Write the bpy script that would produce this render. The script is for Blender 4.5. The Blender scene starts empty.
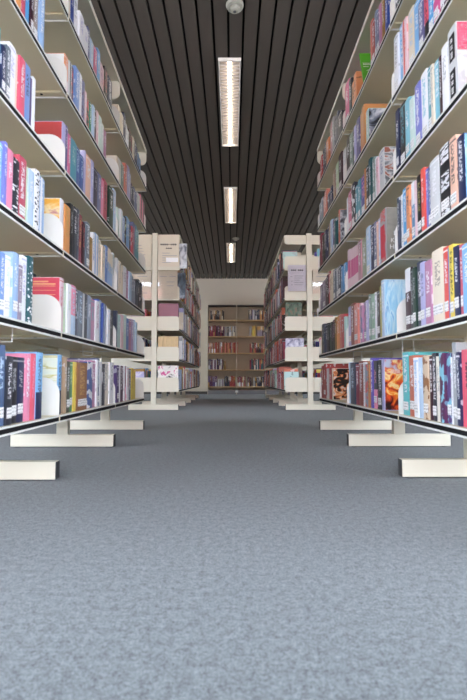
import bpy, bmesh, math, random
from mathutils import Vector, Matrix
random.seed(11)
SC = bpy.context.scene
COL = SC.collection
SC.view_settings.view_transform = 'Standard'
SC.view_settings.look = 'None'
SC.view_settings.gamma = 1.0
SC.view_settings.use_curve_mapping = False
SC.view_settings.exposure = 1.05

# ------------------------------------------------------------------ helpers
def lin(h):
    if isinstance(h, str):
        h = h.lstrip('#'); c = [int(h[i:i+2], 16)/255 for i in (0, 2, 4)]
    else:
        c = [v/255 for v in h]
    return tuple((v/12.92 if v <= .04045 else ((v+.055)/1.055)**2.4) for v in c)

def tag(o, label=None, cat=None, group=None, kind=None):
    if label: o['label'] = label
    if cat: o['category'] = cat
    if group: o['group'] = group
    if kind: o['kind'] = kind
    return o

def empty(name, loc, rz=0.0):
    o = bpy.data.objects.new(name, None); COL.objects.link(o)
    o.location = loc; o.rotation_euler.z = rz; o.empty_display_size = .05
    return o

class MB:
    def __init__(s): s.v = []; s.f = []
    def box(s, x0, x1, y0, y1, z0, z1):
        b = len(s.v)
        s.v += [(x0,y0,z0),(x1,y0,z0),(x1,y1,z0),(x0,y1,z0),(x0,y0,z1),(x1,y0,z1),(x1,y1,z1),(x0,y1,z1)]
        s.f += [tuple(b+i for i in q) for q in ((0,3,2,1),(4,5,6,7),(0,1,5,4),(1,2,6,5),(2,3,7,6),(3,0,4,7))]
        return s
    def prism_y(s, pts, y0, y1):          # polygon given in x,z (counter-clockwise seen from -y)
        b = len(s.v); n = len(pts)
        s.v += [(x, y0, z) for x, z in pts] + [(x, y1, z) for x, z in pts]
        s.f.append(tuple(b+i for i in range(n)))
        s.f.append(tuple(b+n+i for i in reversed(range(n))))
        for i in range(n):
            j = (i+1) % n
            s.f.append((b+i, b+n+i, b+n+j, b+j))
        return s
    def cyl(s, p, q, r, n=12, r2=None):
        p = Vector(p); q = Vector(q); r2 = r if r2 is None else r2
        d = (q-p).normalized(); u = d.orthogonal().normalized(); w = d.cross(u)
        b = len(s.v)
        for c, rr in ((p, r), (q, r2)):
            for i in range(n):
                a = 2*math.pi*i/n
                s.v.append(tuple(c+rr*(math.cos(a)*u+math.sin(a)*w)))
        s.f.append(tuple(b+i for i in reversed(range(n)))); s.f.append(tuple(b+n+i for i in range(n)))
        for i in range(n):
            j = (i+1) % n
            s.f.append((b+i, b+j, b+n+j, b+n+i))
        return s
    def lathe(s, prof, c=(0,0,0), n=24):  # prof: (r,z)
        b = len(s.v); m = len(prof)
        for i in range(n):
            a = 2*math.pi*i/n
            for r, z in prof: s.v.append((c[0]+r*math.cos(a), c[1]+r*math.sin(a), c[2]+z))
        for i in range(n):
            j = (i+1) % n
            for k in range(m-1): s.f.append((b+i*m+k, b+j*m+k, b+j*m+k+1, b+i*m+k+1))
        return s
    def mesh(s, name):
        me = bpy.data.meshes.new(name); me.from_pydata(s.v, [], s.f); me.update()
        bm = bmesh.new(); bm.from_mesh(me); bmesh.ops.recalc_face_normals(bm, faces=bm.faces); bm.to_mesh(me); bm.free()
        return me
    def build(s, name, mat, parent=None, bevel=0, smooth=False):
        me = s.mesh(name); me.materials.append(mat)
        o = bpy.data.objects.new(name, me); COL.objects.link(o)
        if parent: o.parent = parent
        if bevel:
            md = o.modifiers.new('bevel', 'BEVEL'); md.width = bevel; md.segments = 2; md.limit_method = 'ANGLE'
        if smooth:
            for p in me.polygons: p.use_smooth = True
        return o

def copy_tree(o, parent=None):
    c = o.copy(); COL.objects.link(c)
    if parent: c.parent = parent
    for ch in list(o.children): copy_tree(ch, c)
    return c

# ------------------------------------------------------------------ materials
def new_mat(name):
    m = bpy.data.materials.new(name); m.use_nodes = True
    nt = m.node_tree; nt.nodes.clear()
    out = nt.nodes.new('ShaderNodeOutputMaterial')
    return m, nt, out

def N(nt, typ, **kw):
    n = nt.nodes.new(typ)
    for k, v in kw.items():
        if k.startswith('i_'):
            key = k[2:]; key = int(key) if key.isdigit() else key
            n.inputs[key].default_value = v
        else: setattr(n, k, v)
    return n

def math_(nt, op, a, b=None, c=None):
    n = nt.nodes.new('ShaderNodeMath'); n.operation = op
    for i, v in enumerate((a, b, c)):
        if v is None: continue
        if isinstance(v, (int, float)): n.inputs[i].default_value = v
        else: nt.links.new(v, n.inputs[i])
    return n.outputs[0]

def mixc(nt, f, a, b):
    n = nt.nodes.new('ShaderNodeMix'); n.data_type = 'RGBA'
    for i, v in ((0, f), (6, a), (7, b)):
        if isinstance(v, (int, float)): n.inputs[i].default_value = v
        elif isinstance(v, tuple): n.inputs[i].default_value = (*v[:3], 1)
        else: nt.links.new(v, n.inputs[i])
    return n.outputs[2]

def plain(name, col, rough=.5, metal=0, var=.04, scale=30, bump=0, spec=.5):
    m, nt, out = new_mat(name)
    b = N(nt, 'ShaderNodeBsdfPrincipled', i_Roughness=rough, i_Metallic=metal)
    b.inputs['Specular IOR Level'].default_value = spec
    c = lin(col)
    tc = N(nt, 'ShaderNodeTexCoord')
    no = N(nt, 'ShaderNodeTexNoise', i_Scale=scale, i_Detail=3.0)
    nt.links.new(tc.outputs['Object'], no.inputs['Vector'])
    f = math_(nt, 'MULTIPLY_ADD', no.outputs['Fac'], 2*var, 1-var)
    mx = N(nt, 'ShaderNodeVectorMath', operation='SCALE'); mx.inputs[0].default_value = c
    nt.links.new(f, mx.inputs['Scale'])
    nt.links.new(mx.outputs[0], b.inputs['Base Color'])
    if bump:
        bp = N(nt, 'ShaderNodeBump', i_Strength=bump, i_Distance=.002)
        nt.links.new(no.outputs['Fac'], bp.inputs['Height']); nt.links.new(bp.outputs[0], b.inputs['Normal'])
    nt.links.new(b.outputs[0], out.inputs[0])
    return m

def emit(name, col, st):
    m, nt, out = new_mat(name)
    e = N(nt, 'ShaderNodeEmission', i_Strength=st); e.inputs[0].default_value = (*lin(col), 1)
    nt.links.new(e.outputs[0], out.inputs[0])
    return m

STEEL = plain('cream_enamel', '#ddd8c5', .42, var=.02, scale=8)
SHELFP = plain('shelf_enamel', '#e0d5b6', .42, var=.02, scale=8)
DAYLITP = plain('daylit_enamel', '#e8e8e2', .42, var=.015, scale=8)  # the cream enamel whitened: daylight on brackets and shelf lips put into the colour
STRIP = plain('black_label_strip', '#161618', .7, var=.1, spec=.2)
RUBBER = plain('grey_rubber', '#55555a', .7)
CAP = plain('dark_end_cap', '#3a3a3a', .5)
HOLE = plain('screw_black', '#1c1a18', .6)
PAGES = plain('paper_pages', '#e9e2d0', .9, var=.06, scale=150)
WALLM = plain('wall_paint', '#dcd7c6', .9, var=.02, scale=3)
SLAT = plain('ceiling_slat_paint', '#544c45', .55, var=.06, scale=2.0, spec=.3)
BACKING = plain('ceiling_void_black', '#080808', .9)
BEECH = plain('beech_edge', '#cdb083', .55, var=.08, scale=12)
BEIGEB = plain('bookcase_panel', '#ddd3c0', .7, var=.03, scale=5)
WIRE = plain('white_wire', '#e6e6e2', .4)
SMOKE = plain('detector_plastic', '#98968a', .5)
SKIRT = plain('skirting_dark', '#4a4744', .6)
ALU = plain('window_frame_white', '#dcdcd8', .5)
PAPERW = plain('notice_paper_lavender', '#dedbe4', .7, var=.01)
PAPERC = plain('notice_paper_cream', '#ddd3bf', .7, var=.01)
INK = plain('ink_dark', '#43424a', .8)
INKL = plain('ink_light', '#9b99a6', .8)
BLACKINK = plain('ink_black', '#101014', .6)
WHITEINK = plain('ink_white', '#f2f2f0', .6)
GOLDINK = plain('ink_pale_gold', '#e8a87c', .6)
CARD_GLARE = plain('card_and_glare_white', '#ffffff', .5, var=0)  # white of the plinth card and of the glare painted on the end signs

def carpet():
    m, nt, out = new_mat('grey_carpet')
    b = N(nt, 'ShaderNodeBsdfPrincipled', i_Roughness=.95)
    b.inputs['Specular IOR Level'].default_value = .1
    b.inputs['Sheen Weight'].default_value = .15
    tc = N(nt, 'ShaderNodeTexCoord')
    n1 = N(nt, 'ShaderNodeTexNoise', i_Scale=150.0, i_Detail=4.0, i_Roughness=.7)
    n2 = N(nt, 'ShaderNodeTexNoise', i_Scale=420.0, i_Detail=2.0)
    n3 = N(nt, 'ShaderNodeTexNoise', i_Scale=55.0, i_Detail=2.0)
    for n in (n1, n2, n3): nt.links.new(tc.outputs['Object'], n.inputs['Vector'])
    r = N(nt, 'ShaderNodeMapRange'); r.inputs[1].default_value = .37; r.inputs[2].default_value = .63
    s = math_(nt, 'MULTIPLY_ADD', n2.outputs['Fac'], .5, math_(nt, 'MULTIPLY', n1.outputs['Fac'], .5))
    s = math_(nt, 'ADD', s, math_(nt, 'MULTIPLY_ADD', n3.outputs['Fac'], .22, -.11))
    nt.links.new(s, r.inputs[0])
    c = mixc(nt, r.outputs[0], lin('#34383a'), lin('#7b8284'))
    nt.links.new(c, b.inputs['Base Color'])
    bp = N(nt, 'ShaderNodeBump', i_Strength=.5, i_Distance=.004)
    nt.links.new(s, bp.inputs['Height']); nt.links.new(bp.outputs[0], b.inputs['Normal'])
    nt.links.new(b.outputs[0], out.inputs[0])
    return m
CARPET = carpet()

def book_cover():
    """Cloth and paper covers: colour, second colour, print style and seed are stored per face; u runs across the spine (2..3 on the boards), v up the book."""
    m, nt, out = new_mat('book_cover')
    L = nt.links.new
    b = N(nt, 'ShaderNodeBsdfPrincipled', i_Roughness=.38)
    at = lambda n: N(nt, 'ShaderNodeAttribute', attribute_name=n)
    base, acc, md = at('bcol').outputs['Color'], at('acol').outputs['Color'], at('pmode')
    sep = N(nt, 'ShaderNodeSeparateXYZ'); L(md.outputs['Vector'], sep.inputs[0])
    mode, seed = sep.outputs[0], sep.outputs[1]
    uvn = N(nt, 'ShaderNodeUVMap', uv_map='UVMap')
    su = N(nt, 'ShaderNodeSeparateXYZ'); L(uvn.outputs[0], su.inputs[0])
    u, v = su.outputs[0], su.outputs[1]
    spine = math_(nt, 'LESS_THAN', u, 1.5)
    is_ = lambda k: math_(nt, 'COMPARE', mode, float(k), .25)
    gt = lambda a, t: math_(nt, 'GREATER_THAN', a, t)
    lt = lambda a, t: math_(nt, 'LESS_THAN', a, t)
    mul = lambda *a: a[0] if len(a) == 1 else math_(nt, 'MULTIPLY', a[0], mul(*a[1:]))
    def comb(x, y, z):
        n = N(nt, 'ShaderNodeCombineXYZ')
        for i, s_ in enumerate((x, y, z)):
            if isinstance(s_, (int, float)): n.inputs[i].default_value = s_
            else: L(s_, n.inputs[i])
        return n.outputs[0]
    s37 = math_(nt, 'MULTIPLY', seed, 37.0)
    # lettering running up the spine
    nz = N(nt, 'ShaderNodeTexNoise', i_Scale=1.0, i_Detail=1.0)
    L(comb(math_(nt, 'MULTIPLY', u, 4.0), math_(nt, 'MULTIPLY', v, 42.0), s37), nz.inputs['Vector'])
    v0 = math_(nt, 'MULTIPLY_ADD', seed, .25, .30); v1 = math_(nt, 'MULTIPLY_ADD', seed, -.15, .95)
    inu = mul(gt(u, .27), lt(u, .73))
    title = mul(gt(nz.outputs['Fac'], .5), inu, math_(nt, 'GREATER_THAN', v, v0), math_(nt, 'LESS_THAN', v, v1))
    # small author line / ornament near the top
    top = mul(gt(v, .93), lt(v, .955), gt(math_(nt, 'FRACT', math_(nt, 'MULTIPLY', seed, 7.0)), .55))
    # pictorial patches
    n2 = N(nt, 'ShaderNodeTexNoise', i_Scale=1.0, i_Detail=3.0)
    L(comb(math_(nt, 'MULTIPLY', u, 1.3), math_(nt, 'MULTIPLY', v, 6.0), s37), n2.inputs['Vector'])
    patch = gt(n2.outputs['Fac'], .53)
    vor = N(nt, 'ShaderNodeTexVoronoi', i_Scale=1.0)
    L(comb(math_(nt, 'MULTIPLY', u, 2.0), math_(nt, 'MULTIPLY', v, 20.0), s37), vor.inputs['Vector'])
    dots = lt(vor.outputs['Distance'], .36)
    big = mul(gt(nz.outputs['Fac'], .44), gt(u, .12), lt(u, .88),
              gt(math_(nt, 'SINE', math_(nt, 'MULTIPLY', v, 16.0)), -.35))
    mask = mul(is_(1), gt(v, .62))
    for k, e in ((2, lt(v, .40)), (3, patch), (4, dots), (5, mul(gt(u, .32), lt(u, .6))), (7, mul(big, .9)),
                 (8, mul(gt(v, .28), lt(v, .72)))):
        mask = math_(nt, 'MAXIMUM', mask, mul(is_(k), e))
    plainm = math_(nt, 'ADD', is_(0), is_(1)); plainm = math_(nt, 'ADD', plainm, math_(nt, 'ADD', is_(2), is_(5)))
    mask = math_(nt, 'MAXIMUM', mask, mul(plainm, math_(nt, 'MAXIMUM', mul(title, .8), mul(top, .8))))
    mask = mul(mask, spine)
    # the boards: mottled print in the two colours
    n3 = N(nt, 'ShaderNodeTexNoise', i_Scale=1.0, i_Detail=2.0)
    L(comb(math_(nt, 'MULTIPLY', u, 3.0), math_(nt, 'MULTIPLY', v, 4.0), s37), n3.inputs['Vector'])
    board = mul(math_(nt, 'SUBTRACT', 1.0, spine), gt(n3.outputs['Fac'], .62), .5)
    mask = math_(nt, 'MAXIMUM', mask, board)
    L(mixc(nt, mask, base, acc), b.inputs['Base Color'])
    L(b.outputs[0], out.inputs[0])
    return m
COVER = book_cover()

def label_mat():
    m, nt, out = new_mat('spine_label_paper')
    b = N(nt, 'ShaderNodeBsdfPrincipled', i_Roughness=.5)
    tc = N(nt, 'ShaderNodeTexCoord')
    s = N(nt, 'ShaderNodeSeparateXYZ'); nt.links.new(tc.outputs['Generated'], s.inputs[0])
    z = s.outputs[2]
    rows = math_(nt, 'GREATER_THAN', math_(nt, 'SINE', math_(nt, 'MULTIPLY', z, 19.0)), .1)
    no = N(nt, 'ShaderNodeTexNoise', i_Scale=260.0, i_Detail=0.0)
    nt.links.new(tc.outputs['Object'], no.inputs['Vector'])
    k = math_(nt, 'MULTIPLY', rows, math_(nt, 'GREATER_THAN', no.outputs['Fac'], .52))
    nt.links.new(mixc(nt, math_(nt, 'MULTIPLY', k, .55), lin('#f4f3f1'), lin('#25252a')), b.inputs['Base Color'])
    nt.links.new(b.outputs[0], out.inputs[0])
    return m
LABEL = label_mat()

def print_mat(name, stops, scale, detail=4, dist=1.2, grad=0.0, rough=.3, sc=(1, 1, 1)):
    """Pictorial cover: colour bands from distorted noise (plus a slope up the cover)."""
    m, nt, out = new_mat(name)
    b = N(nt, 'ShaderNodeBsdfPrincipled', i_Roughness=rough)
    tc = N(nt, 'ShaderNodeTexCoord')
    mp = N(nt, 'ShaderNodeMapping'); mp.inputs['Scale'].default_value = sc
    nt.links.new(tc.outputs['Generated'], mp.inputs['Vector'])
    no = N(nt, 'ShaderNodeTexNoise', i_Scale=scale, i_Detail=float(detail), i_Distortion=dist)
    nt.links.new(mp.outputs[0], no.inputs['Vector'])
    s = N(nt, 'ShaderNodeSeparateXYZ'); nt.links.new(tc.outputs['Generated'], s.inputs[0])
    f = math_(nt, 'MULTIPLY_ADD', s.outputs[2], grad, math_(nt, 'SUBTRACT', no.outputs['Fac'], grad*.5))
    r = N(nt, 'ShaderNodeValToRGB'); e = r.color_ramp.elements
    e[0].position, e[0].color = stops[0][0], (*lin(stops[0][1]), 1)
    e[1].position, e[1].color = stops[-1][0], (*lin(stops[-1][1]), 1)
    for p, c in stops[1:-1]:
        q = e.new(p); q.color = (*lin(c), 1)
    nt.links.new(f, r.inputs[0]); nt.links.new(r.outputs[0], b.inputs['Base Color'])
    nt.links.new(b.outputs[0], out.inputs[0])
    return m

def sleeve_mat():
    m, nt, out = new_mat('clear_sleeve')
    t = N(nt, 'ShaderNodeBsdfTransparent'); g = N(nt, 'ShaderNodeBsdfGlossy', i_Roughness=.02)
    fr = N(nt, 'ShaderNodeFresnel', i_IOR=1.5)
    mx = N(nt, 'ShaderNodeMixShader'); nt.links.new(fr.outputs[0], mx.inputs[0])
    nt.links.new(t.outputs[0], mx.inputs[1]); nt.links.new(g.outputs[0], mx.inputs[2])
    nt.links.new(mx.outputs[0], out.inputs[0])
    return m
SLEEVE = sleeve_mat()

PAL = dict(aqua='7cc4d6', aubergine='3c3755', beige='dcc3a5', black='24262c', blue='4f7fc4', blue_grey='7f8fa6', brick_red='b04a44',
 bright_blue='35a0dd', brown='9b6941', charcoal='393d48', coral_red='ea4a66', cornflower_blue='6b94d2', cream='ede0c8', crimson='c53657',
 dark_brown='3f2d28', dark_green='2f4f40', dark_maroon='4a1f2c', dark_teal='2d6a70', denim_blue='4d66a3', dusty_pink='bb7f8c',
 emerald='3c9a78', gold='c99b3f', gold_brown='a07a36', green='5c946a', grey='9fa3a6', grey_green='7b9488', indigo='4f4fa6', ivory='ebe6d6',
 lavender='b6b4de', light_grey='d6d8d8', lilac='b79fd0', magenta='d6408a', maroon='8f2e47', mauve='b9789f', mauve_grey='8d7f95', mint='cfe6dc',
 navy='2b3660', ocean_blue='4a90bf', ochre='cc8438', olive_green='93a07c', olive_grey='5c5c50', olive_yellow='b0a548', orange='e8963c',
 pale_blue='bcd6ee', pale_green='cfe4c0', pale_pink='eccbd2', pale_teal='b0d4cf', peach='eebfa4', periwinkle='6e74cc', pink='ea86a8',
 plum='6b3a62', powder_blue='93b7e2', purple='5d4a80', red='cc3a3f', rose_pink='d8668f', rose_red='e24468', royal_blue='3a56a8', russet='8f4a40',
 rust='c75f36', sage='8eb59a', salmon='d87a66', scarlet='e8432f', sky_blue='78b8ea', slate='4b546a', slate_blue='646d9c', slate_grey='6c7682',
 slate_purple='6a6794', steel_blue='4d668c', tan='b89a78', tangerine='ea9258', taupe='96887c', teal='3b9aac', turquoise='44bcc0', violet='5443b8',
 white='f3f4f8', yellow='ead03e')
PALL = {k: tuple(.93*q+.07*.9 if sum(lin(v)) > .6 else q*.72 if sum(lin(v)) < .35 else q for q in lin(v)) for k, v in PAL.items()}
# ------------------------------------------------------------------ the room
CEIL = 3.21
YB, YF, XW = 12.9, -3.0, 4.6           # back wall, window wall, side walls
MB().box(-XW, XW, YF, YB, -.06, 0).build('floor', CARPET)['kind'] = 'structure'
c = MB()
k0 = -38
for k in range(k0, 39):
    x = -.03 + .12*k
    if x+.111 > XW or x+.009 < -XW: continue
    c.box(x+.0095, x+.1105, YF, YB, CEIL, CEIL+.035)
ceil = c.build('ceiling', SLAT); ceil['kind'] = 'structure'
bk = MB().box(-XW, XW, YF, YB, CEIL+.14, CEIL+.18).build('ceiling_void', BACKING, ceil)
tag(MB().box(-XW, XW, YB, YB+.12, 0, CEIL+.18).build('wall_back', WALLM), kind='structure')
tag(MB().box(-XW, XW, YB-.012, YB, 0, .07).build('baseboard_back', SKIRT), kind='structure')

def wall_with_holes(name, axis, pos, a0, a1, holes, th=.15):
    """A wall of full height with window openings; holes: (b0, b1, z0, z1) along the wall."""
    m = MB(); H = CEIL+.18
    def bx(b0, b1, z0, z1):
        if b1-b0 < 1e-4 or z1-z0 < 1e-4: return
        if axis == 'y': m.box(b0, b1, pos-th, pos, z0, z1)
        else: m.box(min(pos, pos+th), max(pos, pos+th), b0, b1, z0, z1)
    cur = a0
    for b0, b1, z0, z1 in sorted(holes):
        bx(cur, b0, 0, H); bx(b0, b1, 0, z0); bx(b0, b1, z1, H); cur = b1
    bx(cur, a1, 0, H)
    o = m.build(name, WALLM); o['kind'] = 'structure'
    return o

def glass_mat():
    m, nt, out = new_mat('window_glass')
    t = N(nt, 'ShaderNodeBsdfTransparent'); g = N(nt, 'ShaderNodeBsdfGlossy', i_Roughness=.01)
    mx = N(nt, 'ShaderNodeMixShader', i_0=.05)
    nt.links.new(t.outputs[0], mx.inputs[1]); nt.links.new(g.outputs[0], mx.inputs[2]); nt.links.new(mx.outputs[0], out.inputs[0])
    return m
GLASS = glass_mat()
WIN_N = [0]
def window(axis, pos, b0, b1, z0, z1, panes=2, outward=-1):
    WIN_N[0] += 1
    f = MB(); w = .05
    def bx(m, p0, p1, q0, q1, d0=-.10, d1=-.04):
        lo, hi = sorted((pos+outward*-d0, pos+outward*-d1))
        if axis == 'y': m.box(p0, p1, lo, hi, q0, q1)
        else: m.box(lo, hi, p0, p1, q0, q1)
    bx(f, b0, b1, z0, z0+w); bx(f, b0, b1, z1-w, z1)
    for i in range(panes+1):
        c_ = b0+w/2+(b1-b0-w)*i/panes
        bx(f, c_-w/2, c_+w/2, z0+w, z1-w)
    o = f.build('window_%d' % WIN_N[0], ALU); o['kind'] = 'structure'
    g = MB(); bx(g, b0+w, b1-w, z0+w, z1-w, -.073, -.067)
    g.build('pane', GLASS, o)
    # the opening is where daylight enters: a portal guides the sky light through it
    ld = bpy.data.lights.new('daylight_portal', 'AREA'); ld.shape = 'RECTANGLE'
    ld.size = b1-b0; ld.size_y = z1-z0; ld.cycles.is_portal = True
    lo = bpy.data.objects.new('daylight_portal', ld); COL.objects.link(lo)
    if axis == 'y':
        lo.location = ((b0+b1)/2, pos-.12, (z0+z1)/2); lo.rotation_euler = (math.pi/2, 0, 0)   # emits towards +y
        lo.rotation_euler = (-math.pi/2, 0, 0) if outward > 0 else (math.pi/2, 0, 0)
    else:
        lo.location = (pos+outward*.12, (b0+b1)/2, (z0+z1)/2)
        lo.rotation_euler = (0, math.pi/2, 0) if outward > 0 else (0, -math.pi/2, 0)
        ld.size, ld.size_y = z1-z0, b1-b0
    return o

front = [(-4.35, -2.23, .9, 3.0), (-1.3, 1.3, .15, 3.0), (2.23, 4.35, .9, 3.0)]  # the middle opening is added, unseen, to daylight the near spines
side = [(-2.7, -.5, .5, 2.9), (-.3, 1.9, .5, 2.9), (11.2, 12.2, .9, 2.9)]  # the last opening of each side wall is added, unseen, as fill
wall_with_holes('wall_front', 'y', YF, -XW, XW, front)
wall_with_holes('wall_left', 'x', -XW-.15, YF, YB, side)
wall_with_holes('wall_right', 'x', XW, YF, YB, side)
for b0, b1, z0, z1 in front: window('y', YF, b0, b1, z0, z1, 2)
for b0, b1, z0, z1 in side:
    window('x', -XW, b0, b1, z0, z1, 2, -1)
    window('x', XW, b0, b1, z0, z1, 2, 1)
# outside: paved ground and a low brick building across the street, seen only as a reflection
def brick():
    m, nt, out = new_mat('brick')
    b = N(nt, 'ShaderNodeBsdfPrincipled', i_Roughness=.9)
    t = N(nt, 'ShaderNodeTexBrick', i_Scale=4.0)
    t.inputs['Color1'].default_value = (*lin('#c98877'), 1); t.inputs['Color2'].default_value = (*lin('#b8735f'), 1)
    t.inputs['Mortar'].default_value = (*lin('#d8cfc6'), 1)
    tc = N(nt, 'ShaderNodeTexCoord'); mp = N(nt, 'ShaderNodeMapping'); mp.inputs['Rotation'].default_value = (math.pi/2, 0, 0)
    nt.links.new(tc.outputs['Object'], mp.inputs[0]); nt.links.new(mp.outputs[0], t.inputs['Vector'])
    nt.links.new(t.outputs['Color'], b.inputs['Base Color']); nt.links.new(b.outputs[0], out.inputs[0])
    return m
tag(MB().box(-30, 30, -40, YF-.16, -.3, -.2).build('ground_outside', plain('paving', '#a8a49c', .9)), kind='structure')
bb = empty('exterior_brick_building', (0, -14, -.2))
tag(bb, kind='structure')
MB().box(-14, 14, -6, 0, 0, 4.25).build('wall', brick(), bb)
MB().box(-14.3, 14.3, -6.3, .3, 4.25, 4.4).build('roof', SKIRT, bb)

# ------------------------------------------------------------------ shelving
ZB, DZ, TOPZ = .232, .344, .030
JS = dict(left=[1.006, 1.925, 2.844, 3.763], right=[1.086, 1.972, 2.858, 3.744])

def shelf_parts(parent, sg, zb, B, dep=.33, strip=True, hole=True, brk=.185, rad=.07, bm_=None):
    zt = zb+TOPZ
    prof = [(.036, zb+.012), (dep-.008, zb+.012), (dep-.008, zb), (dep, zb), (dep, zt), (.036, zt)]
    P = lambda q: [(sg*x, z) for x, z in q]
    sh = MB().prism_y(P(prof), .0065, B-.0015)
    sh.box(min(sg*.04, sg*(dep-.008)), max(sg*.04, sg*(dep-.008)), .0066, .034, zb+.005, zb+.0125)
    sh.box(min(sg*.04, sg*(dep-.008)), max(sg*.04, sg*(dep-.008)), B-.03, B-.0016, zb+.005, zb+.0125)
    s = sh.build('shelf', SHELFP, parent)
    if strip:
        a, b = sorted((sg*dep, sg*(dep+.0018)))
        MB().box(a, b, .012, B-.006, zb+.0075, zb+.0225).build('label_strip', STRIP, s)
        MB().box(a, b, .0066, B-.0016, zb+.0004, zb+.0068).box(a, b, .0066, B-.0016, zb+.0232, zt).build('lit_lip', DAYLITP, s)  # strips over the tray's own lip, whitened to stand for its lit edge
    if hole:
        MB().cyl((sg*(dep-.10), B-.016, zb+.0046), (sg*(dep-.10), B-.016, zb+.006), .006, 10).build('screw', HOLE, s)
    pts = [(.036, zb), (dep-.002, zb), (dep-.002, zb+brk-rad)]
    for i in range(1, 9):
        a = math.pi/2*i/8
        pts.append((dep-.002-rad+rad*math.cos(a), zb+brk-rad+rad*math.sin(a)))
    pts.append((.036, zb+brk))
    MB().prism_y(P(pts), .002, .006).build('bracket', bm_ or STEEL, parent)

def end_brackets(parent, sg, zbs, B, dep, brk, rad):
    for zb in zbs:
        pts = [(.036, zb), (dep-.002, zb), (dep-.002, zb+brk-rad)]
        for i in range(1, 9):
            a = math.pi/2*i/8
            pts.append((dep-.002-rad+rad*math.cos(a), zb+brk-rad+rad*math.sin(a)))
        pts.append((.036, zb+brk))
        MB().prism_y([(sg*x, z) for x, z in pts], B+.0005, B+.0045).build('bracket', DAYLITP if rad > .05 else STEEL, parent)

def canopy(parent, sg, zb, B, dep, hang=.115):
    prof = [(.036, zb), (dep-.008, zb), (dep-.008, zb-.012), (dep, zb-.012), (dep, zb+.014), (.036, zb+.014)]
    MB().prism_y([(sg*x, z) for x, z in prof], .0065, B-.0015).build('canopy', STEEL, parent)
    r = .04; lo = zb-hang; hi = zb+.012
    for y in (.002, B-.006):
        pts = [(.036, lo), (dep-.002-r, lo)]
        for i in range(1, 7):
            a = -math.pi/2+math.pi/2*i/6
            pts.append((dep-.002-r+r*math.cos(a), lo+r+r*math.sin(a)))
        pts += [(dep-.002, hi), (.036, hi)]
        MB().prism_y([(sg*x, z) for x, z in pts], y, y+.004).build('canopy_bracket', STEEL, parent)

def stand(parent, y, top, fh=.324):
    MB().box(-.035, .035, y-.018, y+.018, .077, top).build('upright', STEEL, parent, bevel=.003)
    ft = MB().box(-fh, fh, y-.02, y+.02, .006, .078).build('foot', STEEL, parent, bevel=.003)
    for sx in (-1, 1):
        a, b = sorted((sx*fh, sx*(fh+.003)))
        MB().box(a, b, y-.019, y+.019, .008, .076).build('end_cap', CAP, ft)
        MB().cyl((sx*(fh-.035), y, 0), (sx*(fh-.035), y, .0065), .016, 14).build('glide', RUBBER, ft)

def bay(loc, B, levels, ctop, label, group, end=False, brk=.185, rad=.07, dep=.33):
    root = empty('shelving_bay', loc)
    tag(root, label, 'shelving', group)
    stand(root, 0, ctop+.02, dep-.003)
    for sg in (1, -1):
        for zb in levels: shelf_parts(root, sg, zb, B, dep, True, True, brk, rad, DAYLITP if rad > .05 else STEEL)
        canopy(root, sg, ctop-.014, B, dep)
    return root

LV1 = [ZB+DZ*k for k in range(6)]
LV2 = [.24+.405*k for k in range(5)]
XC = 1.03
BAYN = ['near', 'middle', 'far']
def relabel(r, label, loc):
    r.location = loc; r['label'] = label
    return r
pos = {0: 'first bay, closest to viewer', 1: 'middle bay', 2: 'end bay by the cross aisle'}
bays1 = []
for sd, sx in (('left', -1), ('right', 1)):
    J = JS[sd]; B1 = J[1]-J[0]
    for i in range(3):
        proto = r = bay((0, 0, 0), B1, LV1, 2.30, 'x', 'x', dep=.311) if i == 0 else copy_tree(proto)
        relabel(r, 'cream steel shelving full of books, %s front rack, %s' % (sd, pos[i]), (-1.018 if sx < 0 else 1.011, J[i], 0))
        r['group'] = 'bays of the %s front rack' % sd
        bays1.append((r, i, B1))
for r, i, B1 in bays1:
    if i == 2:
        stand(r, B1+.0005+.022, 2.32, .308)
        for sg in (1, -1): end_brackets(r, sg, LV1, B1, .311, .185, .07)
B2, Y2 = .945, 6.16
proto2 = bay((-XC, Y2, 0), B2, LV2, 2.34, 'x', 'x', brk=.19, rad=.035)
ordn = ['first', 'second', 'third', 'fourth']
bays2 = []
for sd, sx in (('left', -1), ('right', 1)):
    for i in range(4):
        r = proto2 if (sd == 'left' and i == 0) else copy_tree(proto2)
        relabel(r, 'cream steel shelving beyond the cross aisle, %s rear rack, %s bay from its near end' % (sd, ordn[i]), (sx*XC, Y2+B2*i, 0))
        r['group'] = 'bays of the %s rear rack' % sd
        bays2.append((r, i))
for r, i in bays2:
    if i == 3:
        stand(r, B2+.0225, 2.36)
        for sg in (1, -1): end_brackets(r, sg, LV2, B2, .33, .19, .035)

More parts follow.
